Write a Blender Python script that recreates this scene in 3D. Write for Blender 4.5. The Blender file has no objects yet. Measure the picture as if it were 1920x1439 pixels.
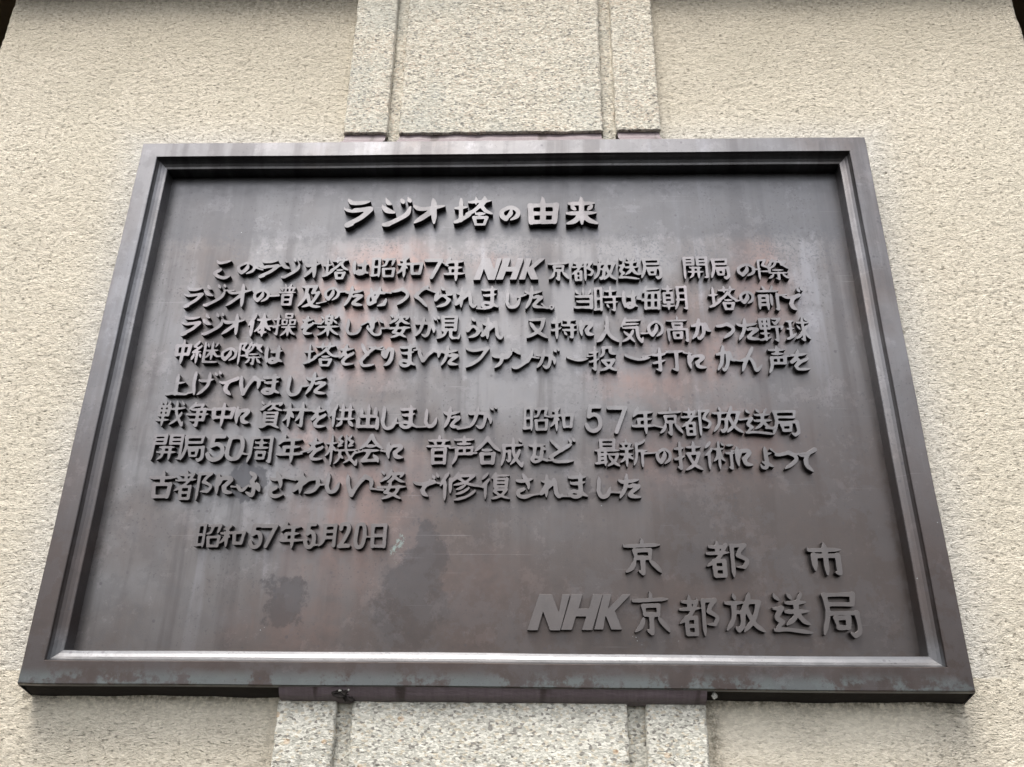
import bpy, math, random
import numpy as np
from mathutils import Matrix, Vector

S = bpy.context.scene
COL = S.collection
H0 = 1.9                      # height of the plaque centre above the ground, metres

# ------------------------------------------------------------------ camera
cam = bpy.data.cameras.new("camera")
cam.sensor_width = 36.0
cam.lens = 1553.0 / 1920.0 * 36.0
cam.clip_start = 0.01
cam.clip_end = 200.0
camo = bpy.data.objects.new("camera", cam)
COL.objects.link(camo)
RC = Matrix(((0.999635174, 0.001089504, 0.026987620),
             (0.009758527, 0.917122719, -0.398485495),
             (-0.025185111, 0.398603476, 0.916777497)))
MP = Matrix(((1, 0, 0), (0, 0, -1), (0, 1, 0)))
camo.matrix_world = Matrix.Translation((0.0477, -0.9163, -0.4094 + H0)) @ (MP @ RC).to_4x4()
S.camera = camo

# ------------------------------------------------------------------ light
SUN_EL, SUN_ROT = math.radians(64), math.radians(198)
w = bpy.data.worlds.new("World")
S.world = w
w.use_nodes = True
nt = w.node_tree
bg = nt.nodes["Background"]
sky = nt.nodes.new("ShaderNodeTexSky")
sky.sky_type = 'NISHITA'
sky.sun_disc = False
sky.sun_elevation = SUN_EL
sky.sun_rotation = SUN_ROT
sky.air_density = 1.0
sky.dust_density = 4.0
sky.ozone_density = 1.0
hs = nt.nodes.new("ShaderNodeHueSaturation")
hs.inputs["Saturation"].default_value = 0.30          # an overcast, nearly white sky
nt.links.new(sky.outputs[0], hs.inputs["Color"])
nt.links.new(hs.outputs[0], bg.inputs["Color"])
bg.inputs["Strength"].default_value = 0.15
sl = bpy.data.lights.new("sun", 'SUN')
sl.energy = 1.0
sl.angle = math.radians(24)
sl.color = (1.0, 0.95, 0.87)
so = bpy.data.objects.new("sun", sl)
COL.objects.link(so)
sd = Vector((math.sin(SUN_ROT) * math.cos(SUN_EL), math.cos(SUN_ROT) * math.cos(SUN_EL), math.sin(SUN_EL)))
so.rotation_euler = sd.to_track_quat('Z', 'Y').to_euler()
so.location = (0, -3, 6)
S.view_settings.view_transform = 'Standard'
S.view_settings.look = 'None'
S.view_settings.exposure = 1.32
S.view_settings.gamma = 1.0

rng = np.random.default_rng(11)
random.seed(5)

# ------------------------------------------------------------------ node helper
class NT:
    def __init__(self, name):
        self.m = bpy.data.materials.new(name)
        self.m.use_nodes = True
        self.t = self.m.node_tree
        self.b = self.t.nodes["Principled BSDF"]
        self.co = self.t.nodes.new("ShaderNodeTexCoord").outputs["Object"]
    def n(self, typ, **kw):
        nd = self.t.nodes.new(typ)
        for k, v in kw.items():
            setattr(nd, k, v)
        return nd
    def put(self, sock, v):
        if isinstance(v, bpy.types.NodeSocket):
            self.t.links.new(v, sock)
        elif isinstance(v, (tuple, list)) and len(v) == 3 and sock.type == 'RGBA':
            sock.default_value = (*v, 1)
        else:
            sock.default_value = v
    def map(self, scale=(1, 1, 1), rot=(0, 0, 0), loc=(0, 0, 0), src=None):
        nd = self.n("ShaderNodeMapping")
        self.put(nd.inputs["Vector"], src or self.co)
        nd.inputs["Scale"].default_value = scale
        nd.inputs["Rotation"].default_value = rot
        nd.inputs["Location"].default_value = loc
        return nd.outputs[0]
    def noise(self, vec, scale, detail=3, rough=0.55, dist=0.0, col=False):
        nd = self.n("ShaderNodeTexNoise")
        self.put(nd.inputs["Vector"], vec)
        nd.inputs["Scale"].default_value = scale
        nd.inputs["Detail"].default_value = detail
        nd.inputs["Roughness"].default_value = rough
        nd.inputs["Distortion"].default_value = dist
        return nd.outputs["Color" if col else "Fac"]
    def voro(self, vec, scale, feature='F1', out="Color", rand=1.0):
        nd = self.n("ShaderNodeTexVoronoi", feature=feature)
        self.put(nd.inputs["Vector"], vec)
        nd.inputs["Scale"].default_value = scale
        nd.inputs["Randomness"].default_value = rand
        return nd.outputs[out]
    def ramp(self, v, a, b, c=0.0, d=1.0, smooth=True):
        nd = self.n("ShaderNodeMapRange", interpolation_type='SMOOTHSTEP' if smooth else 'LINEAR')
        self.put(nd.inputs[0], v)
        for i, x in zip((1, 2, 3, 4), (a, b, c, d)):
            nd.inputs[i].default_value = x
        return nd.outputs[0]
    def math(self, op, a, b=0.0, clamp=False):
        nd = self.n("ShaderNodeMath", operation=op, use_clamp=clamp)
        self.put(nd.inputs[0], a)
        self.put(nd.inputs[1], b)
        return nd.outputs[0]
    def mix(self, f, a, b, blend='MIX'):
        nd = self.n("ShaderNodeMix", data_type='RGBA', blend_type=blend)
        self.put(nd.inputs[0], f)
        self.put(nd.inputs[6], a)
        self.put(nd.inputs[7], b)
        return nd.outputs[2]
    def sep(self, v):
        nd = self.n("ShaderNodeSeparateXYZ")
        self.put(nd.inputs[0], v)
        return nd.outputs
    def attr(self, name):
        return self.n("ShaderNodeAttribute", attribute_name=name).outputs["Fac"]
    def bump(self, h, strength, dist, prev=None):
        nd = self.n("ShaderNodeBump")
        nd.inputs["Strength"].default_value = strength
        nd.inputs["Distance"].default_value = dist
        self.put(nd.inputs["Height"], h)
        if prev is not None:
            self.put(nd.inputs["Normal"], prev)
        return nd.outputs[0]
    def done(self, color, rough, metal=0.0, normal=None, spec=None):
        self.put(self.b.inputs["Base Color"], color)
        self.put(self.b.inputs["Roughness"], rough)
        self.put(self.b.inputs["Metallic"], metal)
        if normal is not None:
            self.put(self.b.inputs["Normal"], normal)
        if spec is not None:
            self.b.inputs["Specular IOR Level"].default_value = spec
        return self.m

# ------------------------------------------------------------------ bronze
def blob(t, warp, x, y, rx, ry, soft=0.35):
    """mask of an irregular patch centred at x, y (mm on the plaque)"""
    v = t.map(scale=(1000.0 / rx, 0.0, 1000.0 / ry), loc=(-x / rx, 0, -y / ry), src=warp)
    ln = t.n("ShaderNodeVectorMath", operation='LENGTH')
    t.put(ln.inputs[0], v)
    return t.ramp(ln.outputs["Value"], 1.0 + soft, 1.0 - soft, 0, 1)

def bronze(name, kind):
    t = NT(name)
    # coordinates pushed about by noise: patches get ragged outlines
    nz = t.noise(t.co, 26, 6, 0.7, col=True)
    sub = t.n("ShaderNodeVectorMath", operation='MULTIPLY_ADD')
    t.put(sub.inputs[0], nz)
    sub.inputs[1].default_value = (0.075, 0.0, 0.075)
    sub.inputs[2].default_value = (-0.0375, 0, -0.0375)
    add = t.n("ShaderNodeVectorMath", operation='ADD')
    t.put(add.inputs[0], t.co)
    t.put(add.inputs[1], sub.outputs[0])
    nz2 = t.noise(t.co, 130, 5, 0.75, col=True)
    sub2 = t.n("ShaderNodeVectorMath", operation='MULTIPLY_ADD')
    t.put(sub2.inputs[0], nz2)
    sub2.inputs[1].default_value = (0.022, 0.0, 0.022)
    sub2.inputs[2].default_value = (-0.011, 0, -0.011)
    add2 = t.n("ShaderNodeVectorMath", operation='ADD')
    t.put(add2.inputs[0], add.outputs[0])
    t.put(add2.inputs[1], sub2.outputs[0])
    warp = add2.outputs[0]
    cloud = t.noise(t.map(scale=(1, 1, 0.7)), 7, 5, 0.6)
    streak = t.noise(t.map(scale=(26, 1, 1.7)), 1.0, 5, 0.62)
    fine = t.noise(t.co, 420, 3, 0.7)
    mid = t.noise(t.co, 60, 5, 0.7)
    grey = (0.172, 0.167, 0.169)
    dark = (0.115, 0.11, 0.118)
    copper = (0.235, 0.165, 0.148)
    brown = (0.122, 0.106, 0.100)
    col = t.mix(t.ramp(cloud, 0.44, 0.72), grey, brown if kind != 'letter' else (0.24, 0.215, 0.22))
    col = t.mix(t.math('MULTIPLY', t.ramp(streak, 0.50, 0.64), 0.60), col, (0.088, 0.082, 0.083))
    col = t.mix(t.math('MULTIPLY', t.ramp(streak, 0.44, 0.32), 0.5), col, (0.245, 0.242, 0.255))
    z = t.sep(t.co)[2]
    if kind == 'plate':
        cu = None
        for x, y, rx, ry in COPPER:
            b = blob(t, warp, x, y, rx * 1.15, ry * 1.3, 0.85)
            cu = b if cu is None else t.math('MAXIMUM', cu, b)
        cu = t.math('MULTIPLY', cu, t.math('MULTIPLY', t.ramp(mid, 0.28, 0.62, 0.35, 0.9), t.ramp(streak, 0.38, 0.56, 0.35, 1.0)))
        col = t.mix(cu, col, copper)
        dk = None
        for x, y, rx, ry in DARK:
            b = blob(t, warp, x, y, rx * 1.1, ry * 1.1, 0.13)
            dk = b if dk is None else t.math('MAXIMUM', dk, b)
        col = t.mix(t.math('MULTIPLY', dk, 0.8), col, (0.060, 0.060, 0.066))
        # reflection falloff painted in: darker and browner towards the lower right
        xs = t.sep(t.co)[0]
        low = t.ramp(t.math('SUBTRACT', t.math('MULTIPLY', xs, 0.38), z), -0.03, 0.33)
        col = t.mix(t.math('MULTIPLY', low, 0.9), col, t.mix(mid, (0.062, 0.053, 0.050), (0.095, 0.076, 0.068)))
        # duller oxide band along the top with a crackled lower border
        band = t.ramp(t.math('ADD', z, t.math('MULTIPLY', mid, 0.05)), 0.225, 0.25)
        col = t.mix(t.math('MULTIPLY', band, 0.7), col, (0.095, 0.095, 0.10))
        crz = t.math('MULTIPLY', t.ramp(z, 0.15, 0.19), t.ramp(z, 0.262, 0.235))
        crack = t.math('MULTIPLY', t.ramp(t.noise(t.co, 260, 2, 0.6), 0.54, 0.60), crz)
        crack = t.math('MULTIPLY', crack, t.ramp(t.noise(t.co, 18, 3, 0.6), 0.44, 0.56))
        col = t.mix(t.math('MULTIPLY', crack, 0.6), col, (0.10, 0.10, 0.108))
        gr = blob(t, warp, GX0, GY0, 6, 11, 0.3)
        gr = t.math('MULTIPLY', gr, t.ramp(t.noise(t.co, 330, 3), 0.47, 0.56))
        col = t.mix(t.math('MULTIPLY', gr, 0.45), col, (0.30, 0.42, 0.38))
    if kind == 'frame':
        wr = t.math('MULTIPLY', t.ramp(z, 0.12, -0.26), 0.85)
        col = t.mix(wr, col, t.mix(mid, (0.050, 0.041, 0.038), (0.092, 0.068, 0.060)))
        gz = t.math('MULTIPLY', t.ramp(z, -0.337, -0.352), t.ramp(t.noise(t.co, 24, 6, 0.7), 0.44, 0.52))
        col = t.mix(t.math('MULTIPLY', gz, 0.55), col, (0.17, 0.20, 0.20))
    if kind == 'frame':
        # the inner moulding is greyer, most on the bottom bar
        mo = t.ramp(t.sep(t.co)[1], 0.0015, 0.0045)
        col = t.mix(t.math('MULTIPLY', mo, t.ramp(z, -0.29, -0.328, 0.05, 0.75)), col, t.mix(mid, (0.14, 0.145, 0.15), (0.20, 0.205, 0.215)))
    # ragged crusts and pinhole oxidation
    crust = t.ramp(t.noise(t.co, 15, 9, 0.74), 0.50, 0.535)
    col = t.mix(t.math('MULTIPLY', crust, 0.26), col, (0.10, 0.098, 0.102))
    crust2 = t.ramp(t.noise(t.map(loc=(3.1, 0, 1.7)), 24, 9, 0.76), 0.56, 0.585)
    col = t.mix(t.math('MULTIPLY', crust2, 0.30), col, t.mix(1.0, col, (1.5, 1.48, 1.5), 'MULTIPLY'))
    pin = t.math('MULTIPLY', t.ramp(t.noise(t.co, 300, 2, 0.6), 0.62, 0.68), t.ramp(t.noise(t.co, 12, 4, 0.6), 0.42, 0.58))
    col = t.mix(t.math('MULTIPLY', pin, 0.5), col, (0.07, 0.067, 0.07))
    # dark corrosion freckles and a few pale mineral specks
    spots = t.ramp(t.voro(t.co, 85, out="Distance"), 0.20, 0.12)
    pick = t.ramp(t.noise(t.co, 33, 2), 0.56, 0.64)
    col = t.mix(t.math('MULTIPLY', t.math('MULTIPLY', spots, pick), 0.55), col, (0.075, 0.07, 0.075))
    pale = t.math('MULTIPLY', t.ramp(t.voro(t.co, 210, out="Distance"), 0.16, 0.08), t.ramp(t.noise(t.co, 41, 2), 0.70, 0.74))
    col = t.mix(t.math('MULTIPLY', pale, 0.6), col, (0.42, 0.44, 0.44))
    scr = t.ramp(t.noise(t.map(scale=(7, 1, 420), rot=(0, 0.05, 0)), 1.0, 2, 0.5), 0.68, 0.72)
    scr = t.math('MULTIPLY', scr, t.ramp(t.noise(t.co, 9, 2), 0.48, 0.60))
    col = t.mix(t.math('MULTIPLY', scr, 0.16), col, (0.36, 0.345, 0.35))
    if kind == 'letter':
        col = t.mix(0.22, col, (0.23, 0.222, 0.228))
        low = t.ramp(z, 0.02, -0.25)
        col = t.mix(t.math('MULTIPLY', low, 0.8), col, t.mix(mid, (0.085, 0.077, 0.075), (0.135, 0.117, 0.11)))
    rough = t.math('ADD', t.ramp(mid, 0.3, 0.7, 0.29, 0.40), t.math('MULTIPLY', fine, 0.08))
    if kind == 'letter':
        rough = t.math('ADD', rough, 0.08)
    nrm = t.bump(t.noise(t.co, 14, 3, 0.5), 0.16, 0.005)
    nrm = t.bump(mid, 0.07, 0.0012, nrm)
    nrm = t.bump(t.noise(t.co, 900 if kind == 'plate' else 600, 3, 0.6), 0.25, 0.0003, nrm)
    return t.done(col, rough, 0.86, nrm)

# patches of bare copper and of dark stain on the plate: x, y, half width, half height in mm
GX0, GY0 = -114, -199
COPPER = [(-145.9, 167.2, 52.1, 31.2), (-192.1, 124.9, 45.0, 32.2), (347.4, 134.7, 32.9, 43.9), (-3.2, 170.2, 21.5, 14.6), (-200.6, -75.4, 41.2, 20.6), (-151.2, -128.7, 60.0, 32.7), (192.4, -95.1, 42.8, 26.7), (288.9, -74.6, 60.4, 33.8), (-165.4, -192.2, 66.6, 49.7), (-14.4, -275.8, 66.5, 40.1), (263.8, -265.8, 109.4, 25.4), (-220.4, 55.0, 38.2, 38.1), (205.0, 5.6, 58.3, 18.2), (-158.1, 51.0, 30.0, 34.1), (261.4, 53.8, 50.5, 37.6), (-215.4, -293.4, 50.9, 27.0)]
DARK = [(-93.8, -264.6, 35.5, 40.7), (-92.6, -307.0, 22.0, 12.6), (-236.3, -265.8, 21.7, 29.3), (-76.2, -214.0, 20.1, 33.5), (-295.4, -122.8, 18.8, 19.8), (104.6, -131.8, 10.8, 9.8), (230.4, -221.8, 19.2, 24.0)]

# ------------------------------------------------------------------ stone
def stone(name, kind):
    t = NT(name)
    sh = t.attr("shelter")
    dirt_shade = t.attr("dirt_shade")
    clean = t.attr("clean")
    flat = t.map(scale=(0.48, 0.6, 1.0))
    big = t.noise(t.co, 6, 4, 0.6)
    g1 = t.noise(flat, 520, 5, 0.72)
    dash = t.noise(t.map(scale=(0.34, 0.5, 1.0)), 430, 3, 0.6)
    if kind == 'wall':
        cells = t.sep(t.voro(flat, 520))[0]
        col = t.mix(cells, (0.63, 0.56, 0.445), (0.89, 0.81, 0.665))
        col = t.mix(t.ramp(big, 0.35, 0.65, 0, 0.45), col, (0.73, 0.665, 0.53))
        col = t.mix(t.math('MULTIPLY', clean, 0.8), col, t.mix(cells, (0.62, 0.595, 0.55), (0.79, 0.77, 0.72)))
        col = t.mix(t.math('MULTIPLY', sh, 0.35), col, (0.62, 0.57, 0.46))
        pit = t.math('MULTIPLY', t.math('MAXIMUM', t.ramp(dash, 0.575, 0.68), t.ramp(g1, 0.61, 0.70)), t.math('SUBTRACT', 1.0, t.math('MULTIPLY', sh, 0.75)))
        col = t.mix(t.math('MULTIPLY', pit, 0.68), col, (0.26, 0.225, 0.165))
    else:
        v = t.voro(t.map(scale=(0.6, 0.7, 1.0)), 520)
        s = t.sep(v)
        if kind == 'granite_low':
            a, b, c = (0.46, 0.445, 0.385), (0.73, 0.705, 0.62), (0.58, 0.52, 0.41)
        else:
            a, b, c = (0.47, 0.43, 0.35), (0.74, 0.69, 0.58), (0.58, 0.49, 0.39)
        col = t.mix(t.ramp(s[0], 0.15, 0.8), a, b)
        col = t.mix(t.ramp(s[1], 0.86, 0.88), col, c)
        col = t.mix(t.ramp(s[2], 0.90, 0.92), col, (0.27, 0.255, 0.225))
        if kind == 'granite_low':
            rs = t.voro(t.map(scale=(0.8, 0.8, 1)), 95)
            rc = t.math('MULTIPLY', t.ramp(t.sep(rs)[0], 0.93, 0.94), t.ramp(t.voro(t.map(scale=(0.8, 0.8, 1)), 95, out="Distance"), 0.33, 0.22))
            col = t.mix(t.math('MULTIPLY', rc, 0.35), col, (0.60, 0.33, 0.12))
        else:
            col = t.mix(t.ramp(big, 0.45, 0.68, 0, 0.4), col, (0.47, 0.50, 0.46))
        pit = t.ramp(dash, 0.62, 0.70)
        col = t.mix(t.math('MULTIPLY', pit, 0.6), col, (0.19, 0.165, 0.135))
    zz = t.math('ADD', t.sep(t.co)[2], t.math('MULTIPLY', big, 0.16))
    col = t.mix(t.ramp(zz, 1.05, 1.34, 0, 0.5 if kind == 'wall' else 0.15), col, (0.40, 0.345, 0.255))
    dm = t.math('MULTIPLY', dirt_shade, t.ramp(t.noise(t.co, 150, 4, 0.7), 0.36, 0.62))
    col = t.mix(t.math('MULTIPLY', dm, 0.85), col, (0.115, 0.095, 0.06))
    h = t.math('SUBTRACT', t.math('MULTIPLY', g1, 1.0), t.math('MULTIPLY', pit, 0.9))
    nd = t.n("ShaderNodeBump")
    t.put(nd.inputs["Height"], h)
    nd.inputs["Distance"].default_value = 0.0055 if kind == 'wall' else 0.0035
    t.put(nd.inputs["Strength"], t.math('SUBTRACT', 0.95, t.math('MULTIPLY', sh, 0.5)))
    return t.done(col, 0.9, 0.0, nd.outputs[0], spec=0.25)

M = {}
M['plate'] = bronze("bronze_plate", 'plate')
M['frame'] = bronze("bronze_frame", 'frame')
M['letter'] = bronze("bronze_letter", 'letter')
M['wall'] = stone("washed_stucco", 'wall')
M['granite'] = stone("scraped_granite_upper", 'granite')
M['granite_low'] = stone("scraped_granite_lower", 'granite_low')

def sealant_mat():
    t = NT("maroon_sealant")
    n1 = t.noise(t.map(scale=(12, 1, 1)), 30, 4, 0.6)
    col = t.mix(n1, (0.12, 0.09, 0.096), (0.20, 0.16, 0.168))
    xs = t.sep(t.co)[0]
    dk = t.math('MULTIPLY', t.ramp(t.noise(t.map(scale=(1, 0, 0.2)), 26, 3), 0.58, 0.66), 0.8)
    col = t.mix(dk, col, (0.05, 0.035, 0.03))
    nrm = t.bump(t.noise(t.map(scale=(0.5, 1, 1.4)), 110, 4, 0.6), 0.6, 0.003)
    return t.done(col, 0.5, 0.0, nrm, spec=0.5)
M['sealant'] = sealant_mat()

def plain(name, c, r, metal=0.0):
    t = NT(name)
    n1 = t.noise(t.co, 60, 4, 0.6)
    c2 = tuple(x * 0.6 for x in c)
    return t.done(t.mix(n1, c2, c), r, metal, t.bump(n1, 0.4, 0.002))
M['shade_tear'] = plain("painted_shade_and_tear", (0.022, 0.016, 0.013), 0.85)  # near-black stands in for shade on the underside; also the dark sealant tears
M['flank'] = plain("shaded_bronze_flank", (0.040, 0.035, 0.034), 0.55, 0.4)
M['soffit'] = plain("dark_stained_timber", (0.30, 0.22, 0.14), 0.8)
M['lime'] = plain("pale_lime_crumb", (0.62, 0.60, 0.54), 0.8)

# ------------------------------------------------------------------ object helpers
def mesh_obj(name, verts, faces, mat, parent=None, smooth=False):
    """verts in plaque coordinates (x right, y up, z toward the viewer), metres"""
    me = bpy.data.meshes.new(name)
    off = parent['_off'] if parent is not None else (0, 0)
    me.from_pydata([(v[0], -v[2] - off[0], v[1] - off[1]) for v in verts], [], faces)
    me.materials.append(mat)
    if smooth:
        me.polygons.foreach_set("use_smooth", [True] * len(me.polygons))
    me.update()
    o = bpy.data.objects.new(name, me)
    COL.objects.link(o)
    if parent is not None:
        o.parent = parent
    return o

OFFS = {}
def root(name, label, cat, z=0.0, yy=0.0):
    o = bpy.data.objects.new(name, None)
    COL.objects.link(o)
    o.empty_display_size = 0.05
    o.location = (0, yy, H0 + z)
    o['label'] = label
    o['category'] = cat
    o['_off'] = (yy, z)
    return o

def vnoise(x, y, seed, fx, fy):
    """smooth value noise on arrays"""
    x = x * fx; y = y * fy
    xi = np.floor(x).astype(np.int64); yi = np.floor(y).astype(np.int64)
    u = x - xi; v = y - yi
    u = u * u * (3 - 2 * u); v = v * v * (3 - 2 * v)
    def h(a, b):
        n = (a * 374761393 + b * 668265263 + seed * 974634777) & 0x7fffffff
        n = (n ^ (n >> 13)) * 1274126177 & 0x7fffffff
        n = n ^ (n >> 16)
        return (n & 0xffff) / 65535.0 - 0.5
    return (h(xi, yi) * (1 - u) + h(xi + 1, yi) * u) * (1 - v) + (h(xi, yi + 1) * (1 - u) + h(xi + 1, yi + 1) * u) * v

PW, PH = 0.5, 0.35649          # plaque half width and half height

def relief(x, y, seed):
    d = 0.45 * vnoise(x, y, seed, 170, 260) + 0.85 * vnoise(x, y, seed + 1, 230, 430) + 0.8 * vnoise(x, y, seed + 2, 14, 16)
    d += -0.9 * np.maximum(0, vnoise(x, y, seed + 4, 90, 300) - 0.25) * 2.5
    return d

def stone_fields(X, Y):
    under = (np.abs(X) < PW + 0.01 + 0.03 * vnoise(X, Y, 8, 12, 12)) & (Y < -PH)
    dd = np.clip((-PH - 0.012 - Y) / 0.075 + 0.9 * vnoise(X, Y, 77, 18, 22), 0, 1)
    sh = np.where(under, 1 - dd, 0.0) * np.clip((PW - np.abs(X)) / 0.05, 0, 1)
    # dirt: a thin mossy line under the plaque, spots round its rim, shade painted in under the ledge
    dirt_shade = np.where(under, np.exp(-np.maximum(0, (-0.366 - Y)) / 0.008), 0.0)
    rim = np.maximum(np.abs(X) - PW, np.abs(Y) - PH)
    dirt_shade = np.maximum(dirt_shade, np.exp(-(np.maximum(rim, 0) / 0.005) ** 2) * np.clip(vnoise(X, Y, 31, 60, 110) * 5 + 0.25 * (X > 0), 0, 1) * (Y < 0.34))
    dirt_shade = np.maximum(dirt_shade, 0.55 * np.clip((Y - 0.60) / 0.08 + 0.5 * vnoise(X, Y, 41, 14, 9), 0, 1))
    dx = np.abs(np.abs(X) - 0.236)
    dirt_shade = np.maximum(dirt_shade, np.exp(-(dx / 0.007) ** 2) * (Y < -0.36) * np.where(X > 0, 0.9, 0.35))  # shade beside the lower pilaster painted in, stronger on the right
    clean = np.exp(-(np.maximum(rim, 0) / 0.045) ** 2) * np.clip(1.1 + 1.2 * vnoise(X, Y, 51, 14, 10), 0, 1) * (Y > -0.34)
    return sh, dirt_shade, clean

def stone_grid(name, xs, ys, zf, mat, parent, seed, amp, ends=None, skip=None, pinx=None, sm=False):
    """a stone surface as a displaced sheet; ends = depth the four borders are folded back to"""
    X, Y = np.meshgrid(xs, ys)
    Z = zf(X) + 0 * Y
    sh, dirt_shade, clean = stone_fields(X, Y)
    D = relief(X, Y, seed) * amp * (1 - 0.6 * sh)
    Z = Z + D
    # ragged arrises: edges wander a little
    jx = vnoise(X, Y, seed + 9, 90, 120) * 0.0018
    jy = vnoise(X, Y, seed + 10, 150, 60) * 0.0022
    Xr, Yr = X.copy(), Y.copy()
    Xr[:, 1:-1] += 0; Xr += jx; Yr += jy
    if ends is not None:
        # fold a border ring back to the given depth so the piece has thickness
        def pad(A, f):
            A = np.pad(A, 1, mode='edge'); return A
        Xr = np.pad(Xr, 1, mode='edge'); Yr = np.pad(Yr, 1, mode='edge'); Z = np.pad(Z, 1, mode='edge')
        for A in (Z,):
            A[0, :] = ends; A[-1, :] = ends; A[:, 0] = ends; A[:, -1] = ends
        sh = np.pad(sh, 1, mode='edge'); dirt_shade = np.pad(dirt_shade, 1, mode='edge'); clean = np.pad(clean, 1, mode='edge')
        X = np.pad(X, 1, mode='edge'); Y = np.pad(Y, 1, mode='edge')
    ny, nx = Xr.shape
    off = parent['_off']
    V = np.stack([Xr, -Z - off[0], Yr - off[1]], -1).reshape(-1, 3)
    idx = np.arange(nx * ny).reshape(ny, nx)
    F = np.stack([idx[:-1, :-1], idx[:-1, 1:], idx[1:, 1:], idx[1:, :-1]], -1).reshape(-1, 4)
    if skip is not None:
        cx = X[:-1, :-1].ravel(); cy = Y[:-1, :-1].ravel()
        F = F[~skip(cx, cy)]
    used = np.unique(F)
    remap = -np.ones(nx * ny, np.int64); remap[used] = np.arange(len(used))
    V = V[used]; F = remap[F]
    me = bpy.data.meshes.new(name)
    me.vertices.add(len(V)); me.vertices.foreach_set("co", V.astype(np.float32).ravel())
    me.loops.add(F.size); me.loops.foreach_set("vertex_index", F.astype(np.int32).ravel())
    me.polygons.add(len(F))
    me.polygons.foreach_set("loop_start", np.arange(0, F.size, 4, dtype=np.int32))
    me.polygons.foreach_set("loop_total", np.full(len(F), 4, np.int32))
    me.update(calc_edges=True)
    for nm, A in (("shelter", sh), ("dirt_shade", dirt_shade), ("clean", clean)):
        a = me.attributes.new(nm, 'FLOAT', 'POINT')
        a.data.foreach_set("value", A.ravel()[used].astype(np.float32))
    me.materials.append(mat)
    if sm:
        me.polygons.foreach_set("use_smooth", np.ones(len(F), bool))
    o = bpy.data.objects.new(name, me)
    COL.objects.link(o)
    o.parent = parent
    return o

# ------------------------------------------------------------------ the stone tower face
Z_WALL, Z_PIL, Z_GRV = -0.035, -0.018, -0.0285
tower = root("tower_wall", "cream stucco tower face with a grooved granite pilaster running behind the plaque", "wall", z=-0.60, yy=0.035)

def ar(a, b, st):
    return np.linspace(a, b, max(2, int(round((b - a) / st)) + 1))
def hide(cx, cy):
    return ((np.abs(cx) < 0.475) & (np.abs(cy) < 0.325)) | (np.abs(cx) < 0.215)
def wall_z(X):
    e = np.clip((np.abs(X) - 0.775) / 0.028, 0, 1)
    return Z_WALL - 0.045 * e ** 2
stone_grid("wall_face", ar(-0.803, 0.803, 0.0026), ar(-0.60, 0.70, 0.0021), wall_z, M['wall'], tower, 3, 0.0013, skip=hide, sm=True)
for sx in (-1, 1):
    v = [(sx * 0.8015, -0.6, -0.078), (sx * 0.8015, 0.7, -0.078), (sx * 0.8015, 0.7, -0.5), (sx * 0.8015, -0.6, -0.5)]
    mesh_obj("wall_return", v, [(0, 1, 2, 3)], M['wall'], tower)

def flatz(z):
    return lambda X: np.full_like(X, z)
T0 = 0.3865                         # lower end of the upper pilaster
B0 = -0.3690                        # top of the lower pilaster
def pil_piece(name, x0, x1, y0, y1, z, back, mat, seed, amp=0.0011):
    def zf(X):
        e = np.minimum(X - x0, x1 - X)
        return z - 0.0016 * np.clip(1 - e / 0.003, 0, 1) ** 2
    return stone_grid(name, ar(x0, x1, 0.0024), ar(y0, y1, 0.0020), zf, mat, tower, seed, amp, ends=back, sm=True)
for seg, (ya, yb, mt) in enumerate(((T0, 0.742, M['granite']), (-0.60, B0, M['granite_low']))):
    dy = 0.0 if seg else 0.0
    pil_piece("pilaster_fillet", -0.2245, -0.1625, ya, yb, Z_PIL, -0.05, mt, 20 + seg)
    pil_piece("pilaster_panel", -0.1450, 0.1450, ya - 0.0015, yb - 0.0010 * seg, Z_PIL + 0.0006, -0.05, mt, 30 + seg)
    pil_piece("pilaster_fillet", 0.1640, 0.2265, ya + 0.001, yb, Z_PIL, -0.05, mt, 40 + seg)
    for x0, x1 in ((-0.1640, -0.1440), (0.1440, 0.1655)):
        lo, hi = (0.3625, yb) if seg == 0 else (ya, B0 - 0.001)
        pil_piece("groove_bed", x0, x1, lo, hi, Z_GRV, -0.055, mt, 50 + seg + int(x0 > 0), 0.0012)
# ledge over the recessed wall panels
for x0, x1 in ((-0.790, -0.226), (0.228, 0.790)):
    pil_piece("ledge", x0, x1, 0.688, 0.74, -0.004, -0.09, M['wall'], 60 + int(x0 > 0))

# the dark timber soffit that closes the view past the tower's upper corners
sof = root("roof_soffit", "dark brown timber soffit glimpsed past the upper corners of the tower", "roof", z=1.05, yy=1.0)
for i in range(14):
    x0 = -2.1 + i * 0.30
    v = [(x, y, z) for y in (1.05, 1.08) for z in (-0.10, -2.6) for x in (x0, x0 + 0.294)]
    f = [(0, 1, 3, 2), (4, 6, 7, 5), (0, 4, 5, 1), (2, 3, 7, 6), (0, 2, 6, 4), (1, 5, 7, 3)]
    mesh_obj("board", v, f, M['soffit'], sof)

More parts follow.
